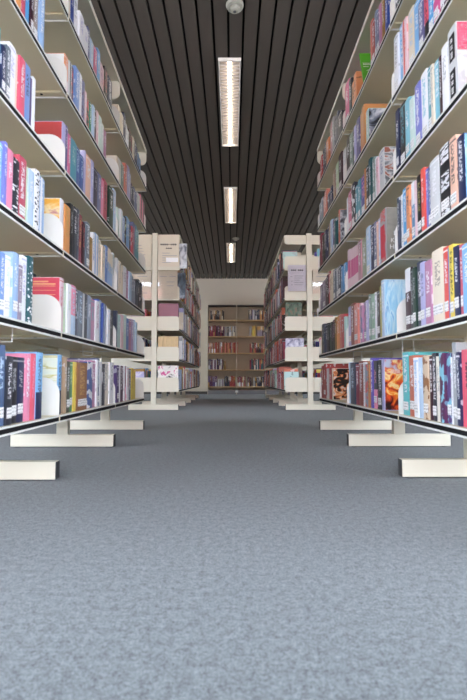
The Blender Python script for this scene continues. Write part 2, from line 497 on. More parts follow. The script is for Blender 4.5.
# ------------------------------------------------------------------ books
def book_arrays(t, h, d, nseg):
    """Cover shell (spine towards +x, spine face centre at the origin, boards at y=±t/2) -> verts, faces, per-face region/uv."""
    ct = .0022 if t > .012 else .0012
    bul = min(.0022, t*.05) if nseg > 1 else 0.0
    outer = [(-d, -t/2)]
    for i in range(nseg+1):
        q = i/nseg; y = -t/2+t*q
        outer.append((-bul*(2*q-1)**2, y))
    outer.append((-d, t/2))
    inner = [(-d, -t/2+ct)]
    for i in range(nseg+1):
        q = i/nseg; y = (-t/2+ct)+(t-2*ct)*q
        inner.append((-ct-bul*(2*q-1)**2-.0005, y))
    inner.append((-d, t/2-ct))
    n = len(outer); V = []; Fc = []; R = []
    for z in (0, h):
        V += [(x, y, z) for x, y in outer]; V += [(x, y, z) for x, y in inner]
    O0, I0, O1, I1 = 0, n, 2*n, 3*n
    for i in range(n-1):
        if 1 <= i <= nseg:
            ua, ub = (i-1)/nseg, i/nseg
        elif i == 0: ua, ub = 3.0, 2.0
        else: ua, ub = 2.0, 3.0
        Fc.append((O0+i, O0+i+1, O1+i+1, O1+i)); R.append((ua, ub))
        Fc.append((I0+i+1, I0+i, I1+i, I1+i+1)); R.append((2.5, 2.5))
        Fc.append((O1+i, O1+i+1, I1+i+1, I1+i)); R.append((2.5, 2.5))
        Fc.append((O0+i+1, O0+i, I0+i, I0+i+1)); R.append((2.5, 2.5))
    for i in (0, n-1):
        q = (O0+i, O1+i, I1+i, I0+i)
        Fc.append(q if i == 0 else tuple(reversed(q))); R.append((2.5, 2.5))
    return V, Fc, R, n

def set_attrs(me, bc, ac, mode, seed, uvs):
    """bc/ac/mode/seed lists per face; uvs list per loop"""
    for nm, typ, vals in (('bcol', 'FLOAT_COLOR', bc), ('acol', 'FLOAT_COLOR', ac)):
        a = me.attributes.new(nm, typ, 'FACE'); a.data.foreach_set('color', [x for c in vals for x in (*c, 1.0)])
    a = me.attributes.new('pmode', 'FLOAT_VECTOR', 'FACE')
    a.data.foreach_set('vector', [x for m_, s_ in zip(mode, seed) for x in (float(m_), s_, 0.0)])
    ul = me.uv_layers.new(name='UVMap'); ul.data.foreach_set('uv', [x for u in uvs for x in u])

def cover_mesh(t, h, d, base, acc, mode, seed, nseg=None):
    nseg = nseg or (5 if t > .018 else 2)
    V, Fc, R, n = book_arrays(t, h, d, nseg)
    me = bpy.data.meshes.new('book'); me.from_pydata(V, [], Fc)
    uvs = []
    for f, (ua, ub) in zip(Fc, R):
        uvs += [(ua, 0), (ub, 0), (ub, 1), (ua, 1)]
    k = len(Fc)
    set_attrs(me, [base]*k, [acc]*k, [mode]*k, [seed]*k, uvs)
    me.materials.append(COVER); me.update()
    return me

TABLE = """L10:13362 13860 243 white blue 0;13872 14411 247 teal white 0;14423 14884 254 steel_blue pale_blue 0l;14896 15346 221 charcoal white 0l;15358 15826 221 black grey 0l;15838 16361 221 navy grey 0l;16373 16804 237 pink white 0;16816 17203 239 coral_red pink 0;17215 17765 247 sky_blue navy 2;
L11:19370 19808 249 sky_blue navy 2A;20167 20445 242 tan white 0;20457 20914 225 olive_grey white 0l;20926 21335 224 green pale_green 0l;21347 21756 226 yellow orange 0;21768 23255 226 brown gold 0L;23267 24194 234 denim_blue white 3;24206 24864 244 mauve white 0;24876 25113 250 white grey 6!;25125 25627 259 slate_blue white 0l;25639 26027 242 light_grey grey 6;26039 26440 232 charcoal white 0;26452 27460 242 ivory grey 0;27472 28368 246 white grey 0;
L12:29180 29792 233 purple white 0l;29804 30179 235 white grey 6!;30191 31124 233 plum white 0;31136 31475 235 white grey 6!;31487 32018 236 maroon pink 2!;32030 32657 229 white pink 0!;32669 33482 218 slate_blue white 0;33494 34224 225 yellow gold 0!;34236 34909 213 yellow gold 0!;
L20:13230 13690 171 white blue 0;13702 14196 184 slate_blue white 0;14208 14409 196 navy white 0l;14421 14740 203 cornflower_blue white 0l;14752 15131 201 white pale_blue 0l;15143 15553 222 powder_blue white 0l;15565 15844 189 mauve_grey white 0l;15856 16245 230 white lavender 0;16257 16654 238 dark_teal white 4;
L21:19330 19768 229 pale_pink red 0B;19780 20223 217 pale_green white 0;20235 20717 221 white pale_green 0;20729 21326 226 pink pale_blue 2;21338 21690 218 slate white 0;21702 22361 218 slate_grey pale_blue 0;22373 22662 218 light_grey grey 6;22674 23118 222 charcoal grey 0;23130 23727 222 blue_grey white 0;23739 24418 216 mauve teal 0;24430 25151 218 white mauve 0;25163 25769 238 royal_blue pale_blue 5;25781 26340 226 royal_blue pale_blue 5;26352 26864 222 white pale_blue 0;26876 27406 210 white pale_blue 0;27418 28368 216 charcoal grey 0;
L22:29086 29417 232 slate grey 6!;29429 30160 213 pale_teal white 0;30172 30907 223 pale_pink white 0;30919 31802 234 mint white 0;31814 32555 220 blue white 0;32567 33346 226 mauve white 0;33358 34175 236 lilac white 0;34187 34698 239 pale_blue white 0!;34710 35180 227 pale_blue white 0!;
L30:13015 13430 175 pale_blue white 0;13442 13981 186 white blue 0;13993 14353 198 sky_blue white 0;14365 14556 211 periwinkle white 0;14568 14948 200 pink white 0;14960 15453 192 charcoal white 4;15465 16030 223 crimson white 0l;16042 16156 208 pale_green yellow 6;16168 16637 207 pale_blue white 0;16649 17049 227 white charcoal 4;17061 17675 224 powder_blue white 5;
L31:19330 19762 224 white gold 6C;19775 20434 216 orange gold 0;20448 20849 245 black grey 0;20863 21284 247 charcoal white 0;21298 21664 253 slate grey 0;21678 22178 243 maroon gold 0;22192 22577 219 dark_maroon red 0;22591 23162 234 slate_grey white 0l;23176 23645 177 gold_brown gold 0;23659 24104 215 white blue 0;24118 24831 228 powder_blue white 5;24845 25500 215 cream grey 0;25514 26118 203 cream grey 0;26132 26550 218 blue white 0;26564 27275 220 powder_blue cream 1;27289 27944 208 powder_blue cream 1;27958 28378 226 light_grey grey 0!;
L32:28993 29519 222 light_grey white 0!;29531 30128 216 cream grey 0;30140 30691 204 cream grey 0!;30703 31585 214 white grey 0;31597 32339 209 mauve white 0!;32351 33129 214 pale_blue white 0!;33141 33852 204 blue_grey white 0!;33864 34607 192 blue_grey white 0!;34619 35605 195 slate grey 0!;35617 36310 229 black white 0!;36322 36961 217 black white 0!;
L40:13228 13766 207 navy white 0;13778 13979 209 aqua white 0;13991 14259 160 navy white 0l;14271 14551 180 slate_grey white 0l;14563 15032 212 white lavender 0;15044 15180 207 cream gold 6;15192 15618 211 rose_red white 0;15630 16055 217 cornflower_blue navy 0;16067 16224 193 purple white 6;16236 16489 207 white orange 6;
L41:19330 19768 216 lavender red 6D;19780 20001 222 slate_purple white 0;20013 20309 197 rose_pink white 0;20321 21127 199 teal pale_teal 0;21139 21707 201 denim_blue pale_blue 0;21719 22243 189 denim_blue pale_blue 0;22255 22503 236 lavender white 6;22515 23254 229 peach white 0;23266 23721 237 lavender white 0;23733 24481 222 aubergine grey 0;24493 25152 228 slate_blue white 0;25164 25717 224 pink white 0;25729 26523 246 crimson dark_maroon 0;26783 27680 250 dark_green white 0;27692 28368 272 pale_blue white 0;
L42:28902 29530 199 mint white 0;29542 30130 214 white mint 0!;30142 30826 193 powder_blue white 0!;30838 31368 211 navy pale_green 3!;31380 32316 228 sky_blue white 0;32328 32912 204 slate white 0!;32924 33614 212 crimson white 0!;33626 34390 267 slate_blue pink 0;34402 35056 272 teal white 0!;35068 35670 260 teal white 0!;
L50:13563 14147 197 slate_blue white 0;14159 14772 190 navy white 0l;14784 15140 205 orange white 0;15152 15440 193 crimson white 0;15452 15943 188 bright_blue white 0;15955 16207 205 dark_maroon white 0l;16219 16618 231 taupe white 0l;16630 17095 225 powder_blue white 0;
L51:19330 19768 175 tangerine pale_pink 2E;19782 20139 175 light_grey charcoal 5;20151 20581 186 plum red 3;20593 21186 208 cornflower_blue white 0;21198 21652 220 white grey 0;21664 22093 215 slate_blue plum 4;22105 22436 187 pale_pink white 0;22448 22908 169 dark_green red 3;22920 23276 179 emerald white 0;23288 23654 186 pale_blue white 0;23666 24179 198 dark_maroon white 0;24191 24587 209 pale_pink white 0;24599 25110 206 mint white 0;25122 25593 194 mint white 0;25605 26111 183 mauve white 0;
L52:28520 28955 172 cream grey 6F!;28969 29741 183 ivory white 0;29755 30469 188 grey_green white 0;30483 31162 218 salmon white 0;31176 31874 236 lavender white 0;31888 32531 224 lavender white 0!;32545 33113 174 navy white 0!;33127 33650 162 navy white 0!;33664 34319 189 slate_blue white 0!;34333 34936 177 slate_blue white 0!;34950 35850 198 light_grey white 0!;35864 36743 222 pink black 5!;36757 37568 210 pink black 5!;
L61:19330 19826 223 cream grey 6G;19838 20339 196 royal_blue white 0;20351 20976 212 white grey 0;20988 21668 162 white lavender 0;21680 22306 150 white lavender 0;22318 22693 191 slate_blue white 0;22705 23408 166 pale_blue white 0;23420 23960 168 rose_pink white 0;23972 24511 199 sky_blue white 0;24523 25342 165 pale_pink mauve 0;25354 26046 194 dark_brown red 0;26058 26917 188 navy white 0;
L62:28563 29236 164 cream grey 0!;29248 29868 152 cream grey 0!;29880 30571 191 navy white 0;30583 31152 160 white grey 0!;31164 31689 148 white grey 0!;31701 32312 179 dark_brown red 0!;32324 32888 167 dark_brown red 0!;32900 33573 190 cream grey 0!;33585 34193 196 navy white 0!;34205 34765 184 navy white 0!;34777 35365 161 powder_blue navy 2!;35377 35918 149 powder_blue navy 2!;
R10:13060 13709 239 white blue 0;13721 14588 238 coral_red black 0L;14600 14838 232 navy white 0l;14850 15128 265 grey white 0l;15140 15289 219 white grey 0;15301 15643 233 purple aqua 3l;15655 15990 235 plum aqua 3;16002 16315 226 ivory grey 0;16327 16667 239 charcoal white 0L;16679 16928 230 dark_maroon white 0;16940 17475 234 beige brown 3l;17487 17836 228 pale_blue white 0;17848 18288 230 white sky_blue 0l;18300 18879 241 rust white 0l;18891 19526 257 turquoise white 0L;
R11:22002 22436 241 lavender charcoal 6H;22450 23080 240 black white 0l;23094 23677 239 charcoal pink 2l;23691 24078 255 violet white 0;24092 24470 239 ochre black 0;24484 25120 226 blue_grey red 3;25134 25575 239 white grey 0;25589 26372 246 russet white 0;26386 27077 233 maroon white 0;27091 28071 244 slate pale_blue 0;28085 28518 248 pale_blue white 6!;
R12:33178 33616 223 cream green 6I!;33852 34649 228 red white 0l!;34661 35498 226 light_grey white 0!;35510 36405 264 brick_red white 0l;36417 37243 252 brick_red white 0l!;
R20:13088 13673 194 white red 0;13685 14229 215 sky_blue white 0l;14241 14425 222 crimson white 0l;14437 14780 225 navy white 0L;14792 15098 239 yellow black 0l;15110 15208 235 blue white 6;15220 15580 245 scarlet white 0l;15592 16456 254 cream taupe 0L;16468 16986 232 mauve white 0l;16998 17435 239 lavender slate_blue 0l;17447 17848 252 slate white 0l;17860 18233 238 dark_green grey 0l;18245 18553 244 black grey 0l;18565 19175 255 dark_maroon white 1l;
R21:21711 22141 272 pale_blue white 0J;22154 22435 250 olive_yellow white 0;22449 22945 235 dark_brown grey 0l;22959 23262 236 white grey 0;23276 23926 235 sage white 0l;23940 24273 241 grey_green white 0l;24287 24752 220 lavender white 0;24766 25282 218 mauve slate_blue 3l;25296 25772 206 mauve slate_blue 3l;25785 26177 227 pale_pink white 0;26191 27029 233 salmon white 0l;27042 27784 247 russet white 0;27798 28518 243 lavender white 0l;
R22:29092 29541 196 pale_teal cream 0!;29553 30222 219 red white 0;30234 30747 227 salmon white 0!;30759 31292 225 orange white 0!;31304 31796 213 orange white 0!;31808 32230 229 gold_brown white 0!;32242 32863 217 black mauve 0l!;32875 33447 205 black mauve 0l!;33459 34255 216 dark_green grey 0l!;34267 34929 218 black grey 0!;34941 35811 224 navy white 0l!;35823 36738 231 slate grey 0!;36750 37278 217 yellow white 6!;
R30:13970 14404 220 navy white 0Q;14418 14870 239 peach charcoal 0L;14884 15653 245 black white 7l;15667 16387 234 light_grey white 0L;16401 16657 230 denim_blue white 0l;16671 16851 232 periwinkle white 0;16865 17179 246 scarlet white 0l;17193 17627 237 black olive_yellow 0l;17641 17891 231 pale_pink white 0;17905 18262 238 ocean_blue white 1l;18276 18647 239 tangerine navy 0l;18661 19122 247 bright_blue white 0l;19135 19395 236 white grey 0l;19409 19658 233 slate white 0;
R31:21227 22110 256 grey red 7K;22122 22419 238 lavender white 0l;22431 22693 231 peach white 0;22705 23174 244 slate_blue white 0l;23186 23745 245 navy white 0;23757 24470 256 pale_blue white 0l;24482 25374 223 olive_green white 0;25386 26034 231 dusty_pink white 0;26046 26611 224 pale_pink magenta 8;26623 27214 233 pale_pink magenta 8;27226 27846 239 pale_pink magenta 8;27858 28508 249 pale_pink magenta 8;
R32:29088 29633 197 ocean_blue white 0l!;29645 30147 185 ocean_blue white 0l!;30159 30944 207 slate white 0l;30956 31663 212 grey white 0l;31675 32447 218 slate_grey white 0l;32459 33107 233 cream brown 0l!;33119 33751 221 cream brown 0l!;33763 34316 250 red white 0!;34328 34855 236 dark_maroon white 0l!;34867 35429 224 dark_maroon white 0l!;35441 36437 223 mauve_grey white 0l;36449 37368 211 mauve_grey white 0l!;
R40:14241 14836 259 light_grey black 9M;14848 15288 237 white grey 0;15300 15498 223 dark_maroon white 0;15512 15927 231 aqua white 0;15941 16158 237 cream grey 0;16172 16510 249 teal white 0l;16524 17076 262 white aqua 0l;17090 17619 254 periwinkle white 0l;17632 18099 227 mint white 0l;18113 18607 252 aqua white 0l;18621 19238 267 black teal 0l;19252 19658 272 navy white 0l;
R41:21328 22097 208 light_grey slate_blue 0N;22109 22469 198 pale_pink rose_red 0;22481 22831 216 white grey 0;22843 23273 236 grey_green white 0l;23285 23732 252 dark_teal white 0l;23744 24162 234 black white 0l;24174 24458 236 ochre black 0l!;24470 25417 228 indigo pink 0l;25429 25973 235 teal white 0l;25985 26486 223 teal white 0l;26498 27240 262 charcoal white 3l;27252 28039 250 rose_pink white 0l;28051 28508 234 white grey 6!;
R42:30415 30853 243 rust white 0O!;31430 31887 225 dark_teal white 0l!;31899 32701 240 purple white 0l;32713 33381 258 pale_blue white 0l;33393 33910 249 tan white 0!;33922 34586 257 navy white 0l!;34598 35210 245 navy white 0l!;35222 35832 258 olive_grey white 0l!;35844 36406 246 olive_grey white 0l!;36418 37248 272 maroon white 0!;
R50:14262 14703 231 navy white 0;14715 15211 226 white plum 3;15223 15703 225 magenta white 3l;15715 16157 225 bright_blue white 0l;16169 16549 195 coral_red black 2;16561 17055 200 slate_purple white 0l;17067 17577 240 sky_blue white 0;17589 18186 253 cream pale_blue 0l;18198 18686 253 pale_pink scarlet 5;18698 19135 272 sky_blue white 0;19147 19648 259 white grey 0l;
R51:23783 24272 199 pale_teal white 0P;24284 24817 253 ochre gold 0;24829 25321 241 ochre gold 0;25333 25976 246 slate_purple white 0;25988 26388 231 lavender white 0l;26400 26813 240 charcoal white 0;26825 27587 241 grey_green white 0l;27599 28508 265 dark_brown white 0l;
R52:28660 29413 238 light_grey white 0;29425 30352 249 dark_maroon white 0l;30364 31204 228 pale_green white 0l;31216 31742 223 russet white 0!;31754 32331 237 tan white 0!;32659 33412 160 navy white 0l!;33424 34297 148 navy white 0l!;34309 35081 202 salmon white 0l!;35093 35884 190 salmon white 0l!;35896 36656 202 blue_grey white 0l!;36668 37368 190 blue_grey white 0l!;
R60:18759 19453 216 charcoal white 3;19465 19648 222 white grey 6;
R61:20401 20843 228 royal_blue white 0;20855 21240 229 gold_brown white 0;21252 21553 222 mauve white 0;21565 21917 220 slate_blue white 0l;21929 22272 247 blue_grey white 0l;22284 22748 236 brick_red white 0l;22760 23223 269 salmon red 0l;25832 26394 197 tangerine charcoal 0;26406 26987 185 tangerine charcoal 0;26999 27529 240 charcoal white 0;27541 28508 270 magenta white 0l;
R62:29454 30451 185 charcoal white 0;30463 31029 240 slate grey 0!;31041 31626 228 slate grey 0!;31638 32180 268 grey white 0!;32192 33100 272 dusty_pink white 0;33501 34446 219 tangerine white 0;34458 35119 232 slate white 0!;35131 35821 220 slate white 0!;35833 36345 198 red white 0!;36357 36828 186 red white 0!;"""
SPINE = .712
LABCOL = dict(rose_red='pink-red', olive_yellow='olive', gold_brown='golden-brown')
cname = lambda c: LABCOL.get(c, c.replace('_', ' ', 1) if c.split('_')[0] in ('pale', 'dark', 'light', 'bright', 'dusty', 'rose') else c.replace('_', '-'))
rows = {}
for ln in TABLE.strip().split('\n'):
    key, rest = ln.split(':')
    for e in rest.strip(';').split(';'):
        q = e.split()
        stuff = q[-1].endswith('!')
        m = q[5].rstrip('!')
        rows.setdefault((key[0], int(key[1]), int(key[2])), []).append((int(q[0])/1e4, int(q[1])/1e4, int(q[2])/1e3, q[3], q[4], m, stuff or int(q[0]) < 13850))
NTH = ['', 'bottom', 'second', 'third', 'fourth', 'fifth', 'sixth']
ORD = ['first', 'second', 'third', 'fourth', 'fifth', 'sixth', 'seventh', 'eighth', 'ninth', 'tenth', 'eleventh', 'twelfth', 'thirteenth', 'fourteenth', 'fifteenth', 'sixteenth', 'seventeenth', 'eighteenth', 'nineteenth', 'twentieth']

PRINTS = dict(
 A=([(.3, '#dfe6d8'), (.45, '#e6e8d2'), (.52, '#c9c27e'), (.56, '#eceadb'), (.7, '#a8cfc6')], 3, (.2, .2, 2.5)),
 B=([(.0, '#d24a5c'), (1., '#cf4a5e')], 2, (1, 1, 1)),
 C=([(.35, '#ea9f38'), (.5, '#edb04a'), (.6, '#f3dca6'), (.66, '#c98a8c')], 2.2, (.4, .4, 1.6)),
 D=([(.2, '#b8484a'), (.8, '#a8423f')], 2, (1, 1, .5)),
 E=([(.3, '#f0f0ee'), (.8, '#e8e6e4')], 2, (1, 1, 1)),
 F=([(.3, '#e9e5d6'), (.62, '#e2dccb'), (.7, '#b9b7b8')], 4, (1, 1, 1)),
 G=([(.3, '#eae2d6'), (.8, '#efe9df')], 3, (1, 1, 1)),
 H=([(.30, '#1c0f12'), (.40, '#7a2418'), (.47, '#e0542c'), (.54, '#f59a2e'), (.60, '#fbe3a0'), (.68, '#d8502e'), (.78, '#b9c4d6')], 2.3, (1.2, 1.2, 1.7)),
 I=([(.36, '#17120f'), (.50, '#2a1d18'), (.54, '#d8743c'), (.60, '#f2c08e'), (.66, '#e0e4ea'), (.75, '#8a4a2a')], 2.6, (1.2, 1.2, 2.0)),
 J=([(.30, '#8fc8ea'), (.46, '#a9d8f0'), (.54, '#cfeaf6'), (.62, '#7fb9e2'), (.74, '#e8dfe0')], 2.4, (2.5, 2.5, .7)),
 K=([(.2, '#8c8a84'), (.5, '#9a988f'), (.8, '#7d7b77')], 2.4, (1, 1, 1)),
 N=([(.36, '#34302f'), (.48, '#8b8f92'), (.55, '#d7dada'), (.62, '#b06a55'), (.72, '#5b5a5c')], 2.6, (1, 1, 1.4)),
 O=([(.36, '#3a3b42'), (.5, '#8d939c'), (.58, '#c9cdd2'), (.68, '#5e6068')], 3, (1, 1, 1.6)),
 P=([(.38, '#20232c'), (.47, '#7f8a9c'), (.54, '#c9d0da'), (.66, '#eef0f4'), (.75, '#3a4250')], 2.2, (1, 1, 1.3)),
 M=([(.40, '#f3f1f2'), (.55, '#ebe8ea'), (.60, '#d9d5d8')], 3, (1, 1, 1)),
 Q=([(.3, '#6fa2cf'), (.5, '#86b8e0'), (.7, '#b9d6ec')], 2.5, (1, 1, 1)),
)
PMAT = {k: print_mat('cover_print_%d' % i, v[0], v[1], sc=v[2], grad=(.35 if k in 'H' else 0)) for i, (k, v) in enumerate(PRINTS.items())}
FLORAL = print_mat('cover_print_floral', [(.38, '#d8435f'), (.47, '#ee6f8a'), (.55, '#e2506c'), (.60, '#f0a0a8'), (.66, '#5f6a5a')], 16, dist=.6)

def text_mesh(s, size, name, mat, parent, loc, rot, extrude=.0003):
    cu = bpy.data.curves.new(name, 'FONT'); cu.body = s; cu.size = size; cu.extrude = extrude
    cu.align_x = 'CENTER'; cu.align_y = 'CENTER'
    tmp = bpy.data.objects.new(name, cu); COL.objects.link(tmp)
    me = bpy.data.meshes.new_from_object(tmp.evaluated_get(bpy.context.evaluated_depsgraph_get()))
    bpy.data.objects.remove(tmp)
    me.materials.clear(); me.materials.append(mat)
    o = bpy.data.objects.new(name, me); COL.objects.link(o)
    o.parent = parent; o.location = loc; o.rotation_euler = rot
    return o

def label_for(side, row, b, i, L, size, extra=''):
    rk = 'left' if side == 'L' else 'right'
    c = cname(L[i][3])
    shelf = '%s shelf' % NTH[row]
    where = '%s, %s rack %s bay' % (shelf, rk, BAYN[b])
    if i > 0 and i < len(L)-1:
        nb = 'between %s and %s' % (cname(L[i-1][3]), cname(L[i+1][3]))
    elif i == 0: nb = 'first of its row beside %s' % cname(L[1][3])
    else: nb = 'last of its row after %s' % cname(L[i-1][3])
    return size, c, nb, where

USED = set()
SPECIAL = dict(A='pale cover with yellow-green swirls', B='red cover with pale gold lines', C='orange and cream cover', D='dull red cover', E='white cover and orange spine edge',
 F='pale cream cover', G='plain white cover', H='flame-orange cover', I='dark cover with orange patches', J='pale blue watery cover', K='grey cover lettered white and red spine', N='grey cover with reddish patches',
 O='grey cover and rust spine', P='black and white portrait-like cover', M='floral pink top cover and black title panels', Q='light blue cover and navy spine')
def make_label(side, row, b, i, L):
    if L[i][5][-1] in SPECIAL:
        cand = 'book with %s, %s shelf, %s rack %s bay' % (SPECIAL[L[i][5][-1]], NTH[row], 'left' if side == 'L' else 'right', BAYN[b])
        USED.add(cand); return cand
    t = L[i][1]-L[i][0]; h = L[i][2]
    size = 'thick' if t > .065 else 'slim' if t < .028 else 'tall' if h > .245 else 'short' if h < .185 else ''
    size, c, nb, where = label_for(side, row, b, i, L, size)
    for cand in ('%s %s book %s, %s' % (size, c, nb, where), '%s book %s, %s' % (c, nb, where)):
        cand = ' '.join(cand.split())
        if cand not in USED and len(cand.replace('-', ' ').split()) <= 16: break
    else:
        cand = '%s book, %s from the near end, %s' % (c, ORD[i], where)
    assert cand not in USED, cand
    USED.add(cand)
    return cand

stuffB = dict(V=[], F=[], bc=[], ac=[], mo=[], se=[], uv=[], mi=[])
def stuff_book(side_sx, xs, y, z, t, h, d, base, acc, mode, axis='x', lean=0.0):
    """append a book to the mass; spine faces the aisle (axis 'x': towards -side_sx) or the viewer (axis 'y')"""
    V, Fc, R, n = book_arrays(t, h, d, 2)
    o = len(stuffB['V']); seed = random.random()
    def tr(p):
        x, yy, zz = p
        yy += lean*zz
        if axis == 'x':
            return (xs - side_sx*x, y - side_sx*yy, z+zz)
        return (xs+yy, y - x, z+zz)
    stuffB['V'] += [tr(p) for p in V]
    for f, (ua, ub) in zip(Fc, R):
        stuffB['F'].append(tuple(o+q for q in f)); stuffB['uv'] += [(ua, 0), (ub, 0), (ub, 1), (ua, 1)]
        stuffB['bc'].append(base); stuffB['ac'].append(acc); stuffB['mo'].append(mode); stuffB['se'].append(seed); stuffB['mi'].append(0)
    ct = .0022 if t > .012 else .0012
    pb = MB().box(-d+.005, -.011, -t/2+ct+.0003, t/2-ct-.0003, .003, h-.004)
    o = len(stuffB['V']); stuffB['V'] += [tr(p) for p in pb.v]
    for f in pb.f:
        stuffB['F'].append(tuple(o+q for q in f)); stuffB['uv'] += [(0, 0)]*4
        stuffB['bc'].append(base); stuffB['ac'].append(acc); stuffB['mo'].append(0); stuffB['se'].append(0); stuffB['mi'].append(1)

def put_book(x, y, z, side, t, h, d, base, acc, mode, label, group, seed, lab=None, special=None, setback=0):
    rz = 0.0 if side == 'L' else math.pi
    me = cover_mesh(t, h, d, PALL[base], PALL[acc], mode, seed)
    o = bpy.data.objects.new('book', me); COL.objects.link(o)
    o.location = (x, y, z); o.rotation_euler.z = rz
    tag(o, label, 'book', group)
    ct = .0022 if t > .012 else .0012
    MB().box(-d+.005, -.011, -t/2+ct+.0003, t/2-ct-.0003, .003, h-.004).build('page_block', PAGES, o)
    if lab:
        w = t*(.86 if lab == 'L' else .74); hh = min(.034, h*.16)
        z0 = .018+seed*.012
        MB().box(.0002, .0009, -w/2, w/2, z0, z0+hh).build('spine_label', LABEL, o)['label'] = 'white shelf-mark label'
    return o

near = lambda side: -1 if side == 'L' else 1           # the board that faces the viewer, in the book's own y
def cover_print(o, side, t, h, d, mat, z0=0.0, z1=1.0, name='cover_print', x0=.004, x1=None):
    s = near(side); x1 = d-.004 if x1 is None else x1
    a, b = sorted((s*(t/2+.0002), s*(t/2+.0007)))
    return MB().box(-x1, -x0, a, b, h*z0+.003, h*z1-.003).build(name, mat, o)

n_ind = 0
for (side, row, b), L in sorted(rows.items()):
    sx = -1 if side == 'L' else 1
    zt = ZB+DZ*(row-1)+TOPZ+.0006
    for i, (y0, y1, h, c, ac, m, st) in enumerate(L):
        t = y1-y0; y = (y0+y1)/2
        mode = int(m[0]); lab = None; sp = None
        for ch in m[1:]:
            if ch in 'lL': lab = ch
            else: sp = ch
        if mode == 6: mode = 9
        d = .16+.04*random.random() if not sp else .19
        xs = sx*(SPINE+(.007 if side == 'L' else 0)+random.uniform(-.004, .006))
        if st and not sp:
            stuff_book(sx, xs, y, zt, t, h, d, PALL[c], PALL[ac], mode); continue
        seed = random.random()
        o = put_book(xs, y, zt, side, t, h, d, c, ac, mode, make_label(side, row, b, i, L), 'books on the %s shelf of the %s front rack' % (NTH[row], 'left' if side == 'L' else 'right'), seed, lab, sp)
        n_ind += 1
        if sp in PMAT:
            cp = cover_print(o, side, t, h, d, PMAT[sp], *(((.0, .62) if sp == 'M' else (0, 1))))
            s = near(side); yy = s*(t/2+.0009); rt = (math.pi/2, 0, 0) if side == 'L' else (math.pi/2, 0, math.pi)
            if sp == 'M': cover_print(o, side, t, h, d, FLORAL, .62, 1.0, 'floral_band')
            if sp == 'B':
                ms = MB()
                for zz, a0, a1, hh in ((.93, .05, .13, .006), (.885, .02, .165, .006), (.84, .02, .17, .0025), (.76, .02, .17, .002), (.68, .02, .17, .002)):
                    q = sorted((yy, yy-s*.0003))
                    ms.box(-a1, -a0, q[0], q[1], h*zz-hh, h*zz)
                ms.build('cover_lettering', GOLDINK, o)
            if sp == 'K':
                for tx, zz, sz, xx in (('E', .52, .030, -.042), ('KI', .39, .030, -.034), ('HE', .27, .030, -.034)):
                    text_mesh(tx, sz, 'cover_lettering', WHITEINK, o, (xx, yy, h*zz), rt)
                MB().box(.0003, .0009, -t*.36, t*.30, .03, h*.72).build('spine_panel', plain('spine_red', '#d4394a', .5), o)['label'] = 'red spine panel'
            if sp == 'H':
                ms = MB()
                for q_ in range(5):
                    ya, yb = sorted((yy, yy-s*.0003)); ms.box(-.037-q_*.009, -.031-q_*.009, ya, yb, h*.72, h*.80)
                ms.build('cover_lettering', plain('cover_letter_peach', '#f2c6b4', .5), o)
        if sp == 'M':
            for z0, z1 in ((.10, .44), (.56, .90)):
                pn = MB().box(.0003, .0009, -t*.24, t*.34, h*z0, h*z1).build('spine_panel', BLACKINK, o); pn['label'] = 'black title panel'
                tl = MB()
                for q_ in range(9):
                    if q_ in (3, 6): continue
                    za = h*(z0+.04+(z1-z0-.08)*q_/9); tl.box(.00095, .0013, -t*.10, t*.12, za, za+h*.018)
                tl.build('title_lettering', WHITEINK, pn)
print('individual books', n_ind)

# the green book leaning on its neighbours, sixth shelf right, cover towards the viewer
zt6 = ZB+DZ*5+TOPZ+.0006
gh, gt_ = .265, .012
PALL['leaf_green'] = lin('58ad2c')
g = put_book(.716, 2.435, zt6+.0030, 'R', gt_, gh, .17, 'leaf_green', 'white', 9, 'bright green book leaning back, cover to the viewer, sixth shelf, right rack', 'books on the sixth shelf of the right front rack', .3)
g.rotation_euler = (math.radians(19), 0, math.pi)
gm = MB()
for zz, a0, a1 in ((.70, .01, .05), (.66, .01, .08), (.60, .01, .04)): gm.box(-a1, -a0, gt_/2+.0002, gt_/2+.0006, gh*zz-.004, gh*zz)
gm.build('cover_lettering', WHITEINK, g)

# ------------------------------------------------------------------ big items on the near end of the rear racks (boards towards the viewer)
zl = lambda k: LV2[k]+TOPZ+.0006
def big(side, k, y, t, h, d, col, acc, label, pm=None):
    sx = -1 if side == 'L' else 1
    o = put_book(sx*SPINE, y, zl(k), side, t, h, d, col, acc, 9, label, None, random.random())
    if pm: cover_print(o, side, t, h, d, pm)
    return o
big('L', 2, Y2+.045, .055, .335, .27, 'plum', 'mauve', 'large plum album behind the end bracket, third shelf, left rear rack', plain('album_plum', '#9a6a76', .6))
big('L', 1, Y2+.05, .07, .30, .27, 'tan', 'cream', 'large tan volume behind the end bracket, second shelf, left rear rack', print_mat('cover_print_tan', [(.3, '#c9ab78'), (.5, '#d6bd8e'), (.7, '#b59a70')], 3, sc=(6, 1, .6)))
big('L', 0, Y2+.045, .05, .315, .27, 'white', 'pink', 'large white picture book with pink and dark shapes, bottom shelf, left rear rack', print_mat('cover_print_figure', [(.34, '#3a3236'), (.42, '#e8e4de'), (.56, '#efebe4'), (.60, '#c84a8a'), (.70, '#d86aa0')], 4, sc=(1, 1, 1)))
big('R', 2, Y2+.045, .05, .35, .22, 'dark_green', 'sage', 'large dark green book behind the end bracket, third shelf, right rear rack', print_mat('cover_print_greens', [(.35, '#2c3a30'), (.55, '#56705c'), (.7, '#7a5a4a')], 3))
big('R', 1, Y2+.05, .06, .275, .24, 'lavender', 'white', 'large lavender book behind the end bracket, second shelf, right rear rack', print_mat('cover_print_lavender', [(.35, '#6a6a88'), (.5, '#b9b8cc'), (.65, '#dcdce6')], 3))

